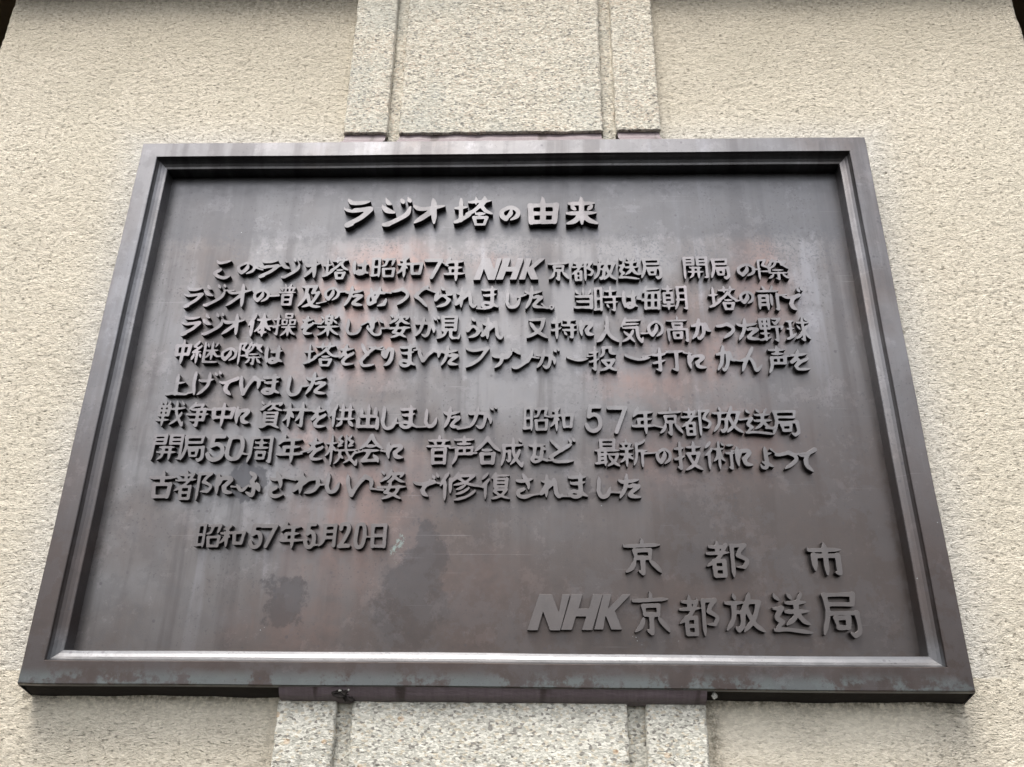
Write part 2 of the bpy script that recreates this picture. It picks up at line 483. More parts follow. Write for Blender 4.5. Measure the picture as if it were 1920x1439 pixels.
# ------------------------------------------------------------------ the plaque
plaque = root("bronze_plaque", "dark bronze plaque with moulded frame and raised Japanese brush text on the stone tower", "plaque", z=0.0, yy=0.0)
IN = [(0.024, 0.0), (0.0247, -0.0035), (0.0262, -0.0068), (0.0290, -0.0096), (0.0325, -0.0117), (0.0352, -0.0127), (0.0358, -0.0136), (0.0364, -0.0320)]
def frame_bar(side):
    """one mitred bar; profile = (inset, depth) pairs from the wall round the front to the plate"""
    flare = {'b': 0.0115, 'r': 0.0022, 'l': 0.0006, 't': 0.0}
    prof0 = [(0.006 if side == 'b' else 'o', -0.0370 if side != 'b' else -0.0055), ('m', -0.0046), (0.0004, -0.0007), (0.0011, 0.0)]
    n = 40
    verts, faces = [], []
    ends = []
    def corner(inset, z, sx, sy):
        # position of the mitre corner for a profile point
        if inset == 'o':
            ox = flare['r' if sx > 0 else 'l']; oy = flare['b'] if sy < 0 else flare['t']
            return (sx * (PW + ox), sy * (PH + oy), z)
        if inset == 'm':
            ox = flare['r' if sx > 0 else 'l'] * 0.15; oy = (flare['b'] if sy < 0 else flare['t']) * 0.12
            return (sx * (PW + ox), sy * (PH + oy), z)
        return (sx * (PW - inset), sy * (PH - inset), z)
    s = {'t': ((-1, 1), (1, 1)), 'b': ((1, -1), (-1, -1)), 'l': ((-1, -1), (-1, 1)), 'r': ((1, 1), (1, -1))}[side]
    prof = prof0 + [(0.0233, 0.0)] + IN[1:] if False else prof0 + [(0.0234, 0.0), (0.0241, -0.0008)] + IN[1:]
    P = len(prof)
    for j in range(n + 1):
        f = j / n
        for (ins, z) in prof:
            a = corner(ins, z, *s[0]); b = corner(ins, z, *s[1])
            p = [a[k] * (1 - f) + b[k] * f for k in range(3)]
            # hand finish: edges not dead straight
            wob = 0.00035 * math.sin(7 * f + ord(side)) + 0.00018 * math.sin(23 * f + 2 * ord(side))
            if 0 < j < n:
                if side in 'tb': p[1] += wob
                else: p[0] += wob
            verts.append(tuple(p))
    for j in range(n):
        for k in range(P - 1):
            a = j * P + k
            faces.append((a, a + P, a + P + 1, a + 1))
    o = mesh_obj("frame_bar", verts, faces, M['frame'], plaque)
    return o
for s in 'tblr':
    frame_bar(s)
# recessed underside between the bottom bar and the wall, its shade painted near-black
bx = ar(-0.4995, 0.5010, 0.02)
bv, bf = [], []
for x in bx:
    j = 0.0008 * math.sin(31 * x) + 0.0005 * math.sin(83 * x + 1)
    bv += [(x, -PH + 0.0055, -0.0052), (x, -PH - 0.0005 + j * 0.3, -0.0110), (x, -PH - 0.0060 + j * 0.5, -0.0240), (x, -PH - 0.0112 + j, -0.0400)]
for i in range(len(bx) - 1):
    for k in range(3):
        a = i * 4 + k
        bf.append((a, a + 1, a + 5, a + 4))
mesh_obj("underside", bv, bf, M['shade_tear'], plaque)
# plate with a very slightly uneven surface
px, py = ar(-PW + 0.034, PW - 0.034, 0.012), ar(-PH + 0.034, PH - 0.034, 0.012)
vv, ff = [], []
X, Y = np.meshgrid(px, py)
Zp = -0.031 + 0.0009 * vnoise(X, Y, 5, 9, 9) + 0.0004 * vnoise(X, Y, 6, 30, 30)
nx = len(px)
vv = [(float(a), float(b), float(c)) for a, b, c in zip(X.ravel(), Y.ravel(), Zp.ravel())]
for j in range(len(py) - 1):
    for i in range(nx - 1):
        a = j * nx + i
        ff.append((a, a + 1, a + nx + 1, a + nx))
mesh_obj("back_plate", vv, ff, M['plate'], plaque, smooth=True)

# ------------------------------------------------------------------ brush lettering
GL = {}
for ln in """
ラ ~1403281360138807 ~033828453842 ~3842653990359040 ~9038636815973596
ジ ~120520163020 ~022918414249 ~0891288680579428 62047116 86029412
オ ~042728389426 600363406596 ~584632700693
の ~582552552888 ~28880868053533106203953090705597
こ ~101030208808 ~40550872309065979588
は ~100508501598 ~343561309327 ~720370407068 ~7068669042982886427470809792
た ~052530329222 ~400332550898 ~485268468850 ~8850607352889795
め ~141028524078 ~620350452882 ~288208880358223655288835 986588905598
つ ~032735226413 ~6413953590604097
く ~900340250848 ~084845659097
ら ~400252126518 ~252812481064 ~106450439265 ~926570852097
れ 28032698 ~052826303826 ~362805780480 ~087850386022 ~602266407080 ~708083959885
ま ~051440139011 ~154045408534 ~620262426370 ~6370589230980886257460809695
し ~150312501070309670909548
。 ~50101230508888305010
で ~033730458034 ~803450503872 ~387244866098 76088420 92029814
て ~033230349012 ~901250303555 ~355538756598
を ~082438248818 ~450230380860 ~086035444658 ~904248602680 ~268038959494
む ~042635266022 ~360336502575 ~257508620846 22403655 ~36553080509780958568 ~72129532
が ~043635326236 ~6236568045973088 ~360824650597 ~704078627880 76048618 92009812
に ~120508501598 ~155035227520 ~752082325062 ~506258869893
か ~053545256528 ~6528607040963088 ~420328650596 ~762580509860
と ~120530285048 ~951548451075 ~107530959590
り ~120508382850 ~285045206008 ~600892158560 ~856060852097
い ~051008502295 ~229545456515 ~651288308870
フ ~031035209508 ~950860600597
ァ ~033538409022 ~902275426050 ~503045701597
ン ~050522124028 ~068830887060 ~706085379610
ん ~620330551097 ~105545456065 ~606570959772
げ ~100508501597 ~263848407533 ~6010585540822597 78088618 92029812
な ~052345228518 ~350230602090 ~70309042 ~684268626684 ~6684509628981684327670849796
ど ~120830285048 ~822548481076 ~107630969092 76058416 90029712
よ ~450348385072 ~5072429514960482 227260809793 ~483265309026
ふ ~480368185838 ~5838686065924080 ~045524744852 ~78489278
さ ~052638289018 ~400265406862 ~45621870128435968590
わ 30032898 ~052826323826 ~362805800482 ~087840505532 ~553290309560 ~956080854596
5 90083008 30082345 ~234555378246926588836895429820910776
7 05109210 90104097
0 ~5005201210450878259550977588905080125005
2 ~102520066503 ~6503851580355065129212939292
塔 04403436 18081982 ~048825764062 38199514 56045628 78037628 ~682852483560 ~682880489860 57608059 52728472 52725796 84727896 57967896
由 10281492 10289226 92268690 14908690 14588858 50035090
来 12229020 ~20323246 ~82306846 05589556 50035098 ~485830850496 ~525870829896
昭 08103208 08100888 32083296 08483048 02903085 45148810 ~881082358042 ~621255384045 48588856 48585292 88568592 52928592
和 ~420525161019 03385334 28152897 ~264018620280 ~30464055 56359532 56356080 95328880 60808880
年 ~280320180735 24209018 28458543 30443068 03709768 58205898
京 50025016 05209515 30327030 30323452 70306852 34526852 50525095 50953888 ~306222800892 ~706282759592
都 10154515 28022832 03345530 ~481030450268 18554254 18552094 42544294 18744274 20944294 62129210 62126298 ~921080257538 ~753895528870 88707070
放 25052818 03265024 ~242820650292 24484648 ~464842803292 32922585 ~650358254842 60229522 ~882472654595 ~554072759896
送 ~100512102218 05382536 ~253612582568 25681082 ~038835869893 ~450550105416 ~800374107018 38249022 35459543 ~642460553575 ~654878659575
局 12108608 86088230 18308230 ~151018500395 18509048 ~904892857897 78976890 35606858 35604080 68586580 40806580
開 08080897 08084206 42064236 08224221 08364236 58069206 58065836 58229221 58369236 92069290 92908092 28507250 22687868 ~405038802595 60506096
際 08103008 08100898 ~300822252032 ~203238454060 40601260 ~520546203836 45156214 ~621454353550 45303832 ~700880289848 68189016 ~901684267830 50558254 38689567 66676696 66965690 ~507544853592 ~807588859692
普 32023812 68026012 10189017 38183838 60186038 ~152218272332 ~852282287634 03409739 25527551 25522896 75517396 26737473 28967396
及 15107208 ~351030550395 ~720866226036 60368536 ~853660802297 ~384560909897
当 50035032 ~151020202930 ~850880207230 14428840 88408896 20668866 08948894
時 08103008 08100888 30083090 08483048 02903085 45209018 66036640 38429840 45629560 80428090 80926888 ~527055756082
毎 ~280318180830 25158812 ~253020601892 25308528 85288092 55305090 03609758 18908090
朝 05154515 25022530 10324030 10321068 40304068 10504050 10684068 03824882 25682598 60089206 ~600862605096 92069292 92928090 60329031 58589257
前 ~280332093616 ~720368096416 03229720 12404539 12400892 45394595 12584557 10754574 62386278 88328892 88927690
体 ~300420250352 18381898 40289726 65046598 ~642852583278 ~662880559872 50808280
操 03283224 20042090 20900884 03623350 50047804 50045220 78047620 52207620 38305830 38304048 58305748 40485748 70309230 70307248 92309148 72489148 38609859 66506698 ~646252823696 ~686282829892
楽 50024410 38126212 38123842 62126042 38276027 38426042 ~151220182522 ~283020381244 ~901082167422 ~723080378844 03589756 50425098 ~485830800394 ~525872789892
姿 ~120618102218 ~262818350842 ~450238202830 40148512 ~851280207526 ~581650323442 ~562474369242 ~454438662876 ~287652828297 ~725860801898 03609757
見 25057804 25052862 78047562 27227622 27407640 27607660 ~406032820597 ~586058856595 65958896 88969575
又 15158012 ~801262600595 ~203050659796
特 ~120810200530 05283826 22042297 ~026220584050 48189517 68036838 42409839 46609860 80408090 80927088 ~527055756082
人 ~500348453072 ~307220860496 ~463860729896
気 ~250318200338 20149012 18288026 12427240 ~724075759095 90959678 ~555238780895 ~185840756096
高 50025014 05189516 30287028 30283242 70286842 32426842 10529050 10521297 90529095 90958092 34646663 34643684 66636484 36846484
野 08104508 08101046 45084446 09284428 10464446 27102790 08664565 02925080 58088808 ~880878206828 ~602066247230 50409838 ~983894469052 74407494 74946088
球 05183816 08483546 21182180 ~029025804266 48239823 72037294 72946088 82069216 ~503855446052 ~686255784088 ~903684447654 ~745084729890
中 10259022 10251462 90228460 14608458 50034898
継 ~250318131024 10242530 ~352222350848 08483546 22482296 12580582 32563872 48084888 48909890 52429640 74067482 56126228 92108428 ~724462625472 ~764486589568
一 ~022550729750
投 03283524 22042292 22921086 03643652 ~520852304045 52087806 ~780678269634 48588856 ~885670824097 ~526270829897
打 03324028 24042494 24941090 03664252 46189814 75177594 75945888
声 50025028 10149012 24287827 20428440 84408262 20628262 52425262 ~204218720398
上 45034588 48408236 ~039240869792
戦 10051516 28032816 44043816 08224421 08221056 44214256 09384338 10564256 26222698 03764874 52329828 ~680472509696 86049416 ~904876725292 96969880
争 ~350325160828 32127010 70106226 20308028 80287872 03509848 18727871 50305094 50963690
資 12052214 ~262218300834 ~420338153020 40128810 88108020 ~601452283834 ~582476329436 28447444 28442884 74447284 28577357 28707370 28847284 ~388628931297 62868898
材 03324530 25042598 ~243418580276 28424462 50309828 76047694 76966090 ~743464585276
供 ~280418300352 18381898 40269524 52045262 80038062 32649862 ~507444853094 ~787488859694
出 50035090 22182248 78167848 22487848 12581290 88568897 12908890
周 12088806 ~120812600396 88068894 88947690 28267226 50145044 24447844 35606660 35603682 66606482 36826482
機 03303628 20032098 ~183212550270 22403454 ~480440165024 50244038 40385436 ~780470168224 82247238 72388636 38529850 ~620364508080 80809696 96969880 ~925678785892 ~465444783095 44665878
会 ~500328320350 ~500370309850 32406840 18568456 ~445834761892 18928090 ~647476848497
音 50025014 10189017 32203834 70206234 03389737 26507449 26502897 74497297 27727372 28957295
合 ~500328300352 ~500372309852 32486848 28627461 28623296 74617096 32947094
成 12269624 ~122614600395 14463846 ~384638782476 ~540358589297 92969880 80049014 ~824268684292
最 25047803 25042634 78037634 26197619 26347634 03429841 18421886 42424296 18564256 18704270 03884682 52569055 ~905578805097 ~586476849897
新 24022412 06164615 14201830 38203230 03345033 03544853 26362697 ~245616720382 ~285846684672 ~900476146018 ~601660605092 60429840 80428098
技 03263622 22042292 22921086 03623850 46209618 70037040 48428840 ~884072764097 ~524668769896
術 ~220314140524 ~262616400450 16441698 32286426 48034898 58086616 ~463240583070 ~503456586670 74149613 70429841 86428694 86957690
古 05259524 50035048 22508049 22502896 80497696 28947694
修 ~220414180248 14341498 28262874 ~480342183230 44148812 ~881266363646 ~461868389850 ~664654564262 ~765660704278 ~926670863898
復 ~240314140426 ~282616400352 16441698 ~500344143622 44129611 48248824 48244852 88248652 48388738 48528652 ~545648654072 50648663 ~866368863698 ~487268869897
月 30088606 ~300828650596 86068494 84967090 30348533 28608559
日 18088206 18082096 82068096 19508150 20948094
市 50025018 05209518 18388437 18381884 84378492 84947290 50185098
""".split("\n"):
    ln = ln.strip()
    if not ln:
        continue
    st = []
    for tok in ln[1:].split():
        cur = tok[0] == '~'
        tok = tok.lstrip('~')
        pts = [(int(tok[i:i + 2]), int(tok[i + 2:i + 4])) for i in range(0, len(tok), 4)]
        st.append((cur, np.array(pts, float)))
    GL[ln[0]] = st
LAYOUT = """
0 ラ-193.4,252.6,42.4,48.4 ジ-140.0,253.5,44.5,48.4 オ-95.2,253.5,48.6,45.0 塔-34.4,254.3,56.1,49.1 の14.7,249.7,30.1,27.8 由60.0,254.0,42.3,44.9 来112.4,252.7,48.5,48.1
1 こ-365.8,165.3,25.6,30.7 の-335.1,166.6,26.3,21.2 ラ-305.7,166.3,29.8,30.2 ジ-275.6,166.8,27.6,33.1 オ-246.7,166.2,24.5,33.1 塔-215.2,166.6,36.7,35.0 は-181.3,166.8,24.2,24.4 昭-152.9,166.3,33.1,31.7 和-117.1,166.7,35.8,33.6
1 7-85.5,164.3,24.9,30.8 年-57.5,163.6,31.1,39.5 N-13.7,163.7,37.7,33.5 H15.8,163.7,37.2,33.1 K45.3,163.7,36.1,32.8 京79.7,161.9,30.6,32.6 都110.8,160.5,30.3,34.3
1 放140.5,161.9,32.1,34.3 送171.6,163.8,30.1,36.3 局200.8,163.0,29.0,32.5 開258.9,163.5,32.2,35.1 局290.1,162.5,26.3,32.4 の324.1,160.0,25.0,21.7 際360.1,160.9,41.4,33.6
2 ラ-399.9,123.0,27.6,33.3 ジ-371.8,125.9,30.8,34.6 オ-339.1,124.8,35.7,36.4 の-309.4,124.6,22.9,21.4 普-275.4,126.4,25.1,33.2 及-245.0,123.1,33.7,34.7 の-216.7,127.0,21.6,22.8 た-187.7,123.4,28.9,32.6 め-156.8,122.7,28.1,31.5
2 つ-127.6,122.4,25.5,27.4 く-99.0,122.7,20.1,34.7 ら-71.6,122.1,21.9,33.8 れ-40.1,120.6,31.1,32.6 ま-9.6,120.8,25.7,34.2 し20.9,118.9,21.8,29.7 た47.6,120.4,27.4,36.1 。70.0,105.9,7.8,7.9 当110.6,119.1,25.9,32.3
2 時140.8,118.6,35.4,38.2 は171.8,117.2,22.1,28.0 毎199.4,120.1,29.0,36.7 朝228.0,119.3,33.7,38.7 塔290.6,119.0,39.1,36.0 の320.9,119.3,20.4,21.3 前348.5,118.1,31.3,38.2 で379.9,117.1,30.7,36.4
3 ラ-396.4,81.3,27.6,31.0 ジ-367.4,83.4,29.8,34.0 オ-340.3,81.6,32.6,32.6 体-305.9,81.2,33.3,36.3 操-273.2,81.4,32.1,35.1 を-243.3,81.4,18.3,29.0 楽-216.4,81.2,30.8,35.1 し-183.1,78.0,23.0,24.0
3 む-156.5,79.3,24.5,28.8 姿-125.4,79.8,33.3,37.5 が-89.1,79.1,34.0,32.0 見-61.4,77.2,33.6,34.9 ら-30.0,77.0,19.0,32.4 れ-5.0,75.4,30.9,32.7 又51.6,75.4,30.5,31.0 特85.7,76.5,35.7,35.2
3 に114.9,75.7,20.8,25.3 人140.9,73.9,31.8,39.5 気171.3,73.1,31.5,38.1 の201.4,74.2,22.1,25.5 高229.3,74.2,29.6,38.3 か259.2,73.7,28.2,31.6 つ289.1,71.1,25.1,24.4 た317.8,72.8,31.1,33.6 野346.5,72.7,33.0,34.2 球380.1,73.7,32.5,34.7
4 中-399.6,42.9,21.1,36.7 継-370.2,42.5,36.8,33.7 の-339.6,39.7,22.1,21.0 際-312.0,40.8,32.1,33.6 は-281.4,39.2,25.6,26.5 塔-223.1,39.6,42.8,33.8 を-188.7,39.1,21.6,30.7 と-162.4,38.3,21.9,33.9
4 り-137.4,35.8,16.2,28.1 ま-111.8,37.9,23.8,33.4 い-84.9,38.3,29.1,19.7 た-58.9,37.1,26.2,30.2 フ-24.6,34.7,31.3,30.6 ァ6.2,30.6,26.2,23.7 ン33.1,33.3,30.5,30.0 が64.9,33.8,32.6,30.3 一101.8,33.1,30.6,8.8
4 投133.7,32.8,37.3,36.7 一177.0,34.5,35.3,9.9 打215.1,31.7,42.8,33.4 に251.0,29.4,25.2,24.6 か286.0,32.8,25.6,36.5 ん317.8,31.3,29.5,36.1 声349.6,30.6,26.1,39.4 を377.8,30.5,25.6,29.5
5 上-398.0,-2.3,31.0,30.9 げ-361.8,-0.2,36.6,35.2 て-334.5,-4.8,26.2,26.7 い-307.6,-3.1,27.2,27.2 ま-280.1,-2.0,25.9,28.7 し-250.4,-3.4,21.9,29.7 た-224.0,-0.7,29.9,33.3
6 戦-400.6,-41.1,36.9,35.3 争-366.5,-42.1,29.9,33.8 中-335.0,-43.0,29.0,33.7 に-310.1,-43.6,20.7,24.9 資-275.9,-42.3,31.4,38.1 材-245.3,-42.6,34.0,34.5 を-215.6,-44.8,20.6,30.1
6 供-187.5,-44.0,33.8,33.2 出-155.4,-44.8,27.7,34.1 し-128.8,-46.7,21.5,31.4 ま-105.7,-45.5,23.7,31.0 し-78.0,-47.0,18.1,25.4 た-52.6,-46.4,24.5,30.8 が-15.3,-44.9,37.9,32.3
6 昭48.5,-48.0,31.8,32.5 和80.5,-48.5,30.5,33.6 5119.1,-47.5,21.5,36.0 7148.5,-49.0,25.0,35.7 年179.9,-50.4,31.6,37.2
6 京212.0,-50.6,31.7,37.1 都242.6,-51.7,37.4,38.1 放280.7,-48.9,38.4,36.8 送318.1,-51.3,36.8,35.5 局349.0,-53.1,34.0,34.1
7 開-397.0,-85.2,37.4,35.0 局-365.3,-86.2,29.5,34.0 5-337.5,-85.7,22.7,34.3 0-314.0,-85.4,22.4,32.6 周-283.8,-87.6,30.6,35.3 年-246.9,-86.5,35.4,38.7 を-215.4,-86.4,21.6,30.2
7 機-184.3,-87.9,41.2,40.6 会-148.6,-86.4,31.8,37.6 に-119.0,-88.9,22.9,23.3 音-66.7,-87.3,33.5,38.0 声-37.7,-88.1,28.9,38.7 合-8.4,-88.5,34.6,35.3
7 成21.4,-90.8,29.8,37.6 な52.4,-89.5,25.4,29.9 ど81.7,-88.0,33.9,32.9 最134.6,-91.1,32.1,36.1 新165.9,-91.6,35.8,37.1
7 の201.3,-95.2,20.0,22.2 技230.3,-95.0,35.7,38.1 術267.8,-94.4,38.0,37.0 に296.5,-95.9,22.4,26.8 よ322.0,-97.2,19.2,28.9 つ345.1,-100.3,28.1,24.2 て370.2,-100.1,24.1,31.6
8 古-395.2,-131.2,34.9,35.2 都-357.7,-132.3,46.9,38.6 に-319.4,-131.0,24.0,27.8 ふ-290.8,-130.3,32.3,32.5 さ-256.8,-131.1,22.0,33.2 わ-222.5,-129.2,32.6,29.5
8 し-190.4,-129.1,19.1,26.5 い-159.1,-131.8,33.2,27.5 姿-120.3,-130.8,36.9,38.7 で-80.3,-131.6,33.7,30.6 修-41.1,-132.9,47.7,37.0
8 復2.2,-132.3,36.7,34.5 さ36.4,-132.1,23.8,31.0 れ68.0,-132.6,29.3,29.8 ま98.9,-131.7,25.8,31.4 し129.6,-133.9,18.8,26.8 た159.1,-132.4,29.8,32.1
9 昭-330.6,-192.6,30.6,29.2 和-301.8,-193.4,30.6,28.1 5-274.3,-192.9,16.1,29.7 7-259.9,-192.6,20.5,27.8 年-233.6,-191.8,29.3,33.5 5-211.2,-192.1,14.2,30.8 月-191.2,-191.7,21.3,28.5 2-171.3,-191.1,14.8,30.2 0-153.1,-191.6,14.2,31.3 日-131.7,-191.8,18.4,29.0
10 京169.8,-214.3,45.5,42.3 都264.3,-217.4,49.3,43.4 市374.6,-216.9,41.7,39.1
11 N63.3,-276.1,48.2,39.3 H100.0,-275.7,47.5,38.9 K133.9,-275.3,42.4,38.4 京176.1,-276.5,43.5,47.2 都227.6,-279.5,45.1,45.8 放278.2,-275.6,45.5,45.1 送329.5,-275.7,45.1,45.9 局381.7,-277.0,43.8,48.9
"""
LIGS = """-323.0,168.5,-314.6,164.3 -298.2,124.2,-287.8,124.9 -295.3,168.3,-289.2,170.7 -206.9,130.1,-198.6,130.8 -358.2,133.2,-348.3,133.1 -151.3,129.8,-140.8,128.2 -233.6,112.9,-225.0,116.0 -74.3,176.4,-68.2,168.8 -91.0,134.4,-82.2,128.6 -67.8,124.5,-61.5,125.3 57.7,106.4,67.4,104.8 -24.9,105.1,-16.5,104.3 59.1,111.2,61.9,104.8 28.2,120.9,35.2,124.9 184.4,154.8,189.0,155.7 182.5,118.2,188.5,117.4 334.4,161.1,340.6,161.9 157.1,121.8,161.7,121.8 307.9,114.3,312.5,116.0 363.9,122.6,370.0,123.4 -354.8,89.1,-347.9,86.6 -235.5,84.6,-228.1,83.0 -291.3,80.0,-284.8,79.9 -172.6,81.2,-167.2,86.0 -353.5,37.3,-348.5,37.3 -202.9,37.0,-197.2,36.2 -155.6,47.0,-145.9,50.2 -146.2,76.4,-140.4,77.2 -159.6,49.6,-144.7,45.6 -102.7,45.5,-98.4,46.3 -73.7,43.0,-69.3,42.2 16.3,42.0,20.6,44.4 45.8,35.6,51.5,34.0 115.7,36.2,121.5,37.8 185.2,68.0,192.0,68.8 184.2,35.3,195.6,38.6 209.0,38.6,215.3,43.6 236.0,41.0,241.8,39.4 297.4,31.0,304.6,29.3 361.5,35.8,368.9,36.6 -382.4,-13.6,-377.1,-11.4 -300.9,4.4,-291.0,3.7 -241.0,-4.7,-234.2,-3.2 -354.5,-35.2,-348.8,-36.0 -325.9,-36.0,-319.2,-34.5 -231.9,-36.7,-225.1,-36.7 -231.4,-90.7,-225.0,-87.9 -329.4,-90.8,-322.5,-92.2 -302.8,-92.2,-296.6,-93.6 -123.4,-52.9,-111.2,-52.9 -93.8,-58.1,-85.3,-57.5 -43.7,-60.7,-32.9,-58.1 -166.2,-91.5,-159.7,-88.9 -135.0,-88.3,-128.2,-90.1 -52.5,-85.0,-47.7,-84.4 -29.4,-91.3,-23.4,-91.3 62.2,-43.7,67.4,-45.4 193.0,-56.0,200.1,-58.7 63.8,-100.3,72.0,-100.3 178.7,-91.5,193.0,-90.4 296.5,-48.7,303.0,-47.5 327.2,-59.5,334.8,-58.4 329.5,-86.0,334.9,-93.7 355.9,-92.6,365.5,-91.5 283.1,-88.2,288.4,-88.2 -309.8,-133.5,-303.1,-134.0 -287.6,-133.4,-282.0,-130.3 -247.1,-122.2,-237.2,-125.3 -207.9,-130.8,-198.3,-130.7 -144.6,-135.2,-131.8,-137.3 -74.5,-125.2,-64.8,-129.5 -18.5,-131.6,-13.2,-133.8 42.5,-143.3,54.7,-141.0 77.9,-143.8,92.2,-144.3 137.5,-139.0,147.4,-139.6 -220.9,-197.1,-215.9,-197.1 -203.3,-202.7,-199.1,-202.0 -146.2,-192.6,-139.8,-193.2 -273.0,-179.4,-268.7,-179.7"""

def spline(P, cur):
    if not cur or len(P) < 3:
        out = []
        for a, b in zip(P[:-1], P[1:]):
            for k in range(6):
                out.append(a + (b - a) * k / 6)
        out.append(P[-1])
        return np.array(out)
    Q = np.vstack([2 * P[0] - P[1], P, 2 * P[-1] - P[-2]])
    out = []
    for i in range(1, len(Q) - 2):
        p0, p1, p2, p3 = Q[i - 1:i + 3]
        for k in range(6):
            t = k / 6
            out.append(0.5 * ((2 * p1) + (-p0 + p2) * t + (2 * p0 - 5 * p1 + 4 * p2 - p3) * t * t + (-p0 + 3 * p1 - 3 * p2 + p3) * t ** 3))
    out.append(P[-1])
    return np.array(out)

BLOCK = {
    'N': [[(0, 100), (28, 0), (58, 0), (73, 49), (81, 0), (100, 0), (76, 100), (52, 100), (37, 50), (25, 100)]],
    'H': [[(0, 100), (26, 0), (53, 0), (43, 40), (66, 40), (76, 0), (100, 0), (73, 100), (48, 100), (59, 63), (36, 63), (26, 100)]],
    'K': [[(0, 100), (26, 0), (49, 0), (38, 41), (77, 0), (100, 0), (56, 48), (73, 100), (44, 100), (31, 62), (24, 100)]],
}

def contours(F, x0, y0, st):
    """closed zero contours of the field F (negative inside), as lists of points"""
    ins = F < 0
    c = ins[:-1, :-1].astype(int) + 2 * ins[:-1, 1:] + 4 * ins[1:, 1:] + 8 * ins[1:, :-1]
    js, is_ = np.nonzero((c > 0) & (c < 15))
    TAB = {1: [(3, 0)], 2: [(0, 1)], 3: [(3, 1)], 4: [(1, 2)], 5: [(3, 0), (1, 2)], 6: [(0, 2)], 7: [(3, 2)], 8: [(2, 3)], 9: [(2, 0)],
           10: [(0, 1), (2, 3)], 11: [(2, 1)], 12: [(1, 3)], 13: [(1, 0)], 14: [(0, 3)]}
    nxt, pos = {}, {}
    def key(j, i, e):
        return (j, i, 0) if e == 0 else (j, i + 1, 1) if e == 1 else (j + 1, i, 0) if e == 2 else (j, i, 1)
    for j, i in zip(js.tolist(), is_.tolist()):
        for a, b in TAB[int(c[j, i])]:
            ka, kb = key(j, i, a), key(j, i, b)
            nxt[ka] = kb
    def pt(k):
        j, i, d = k
        if d == 0:
            a, b = F[j, i], F[j, i + 1]
            return (x0 + (i + a / (a - b)) * st, y0 + j * st)
        a, b = F[j, i], F[j + 1, i]
        return (x0 + i * st, y0 + (j + a / (a - b)) * st)
    loops = []
    while nxt:
        k, k2 = nxt.popitem()
        lp = [k]
        while k2 in nxt:
            lp.append(k2)
            k2 = nxt.pop(k2)
        if len(lp) > 5:
            loops.append(np.array([pt(k) for k in lp]))
    return loops

def simplify(P, tol):
    """drop points that lie within tol of their neighbours' line"""
    keep = [0]
    i = 0
    n = len(P)
    while i < n - 1:
        j = min(i + 2, n - 1)
        while j < min(i + 9, n - 1):
            a, b = P[i], P[j + 1] if j + 1 < n else P[-1]
            d = b - a
            L = math.hypot(*d) + 1e-9
            q = P[i + 1:j + 1] - a
            if np.max(np.abs(q[:, 0] * d[1] - q[:, 1] * d[0])) / L > tol:
                break
            j += 1
        keep.append(j)
        i = j
    if keep[-1] == n - 1 and len(keep) > 4:
        keep = keep[:-1]
    return P[keep]

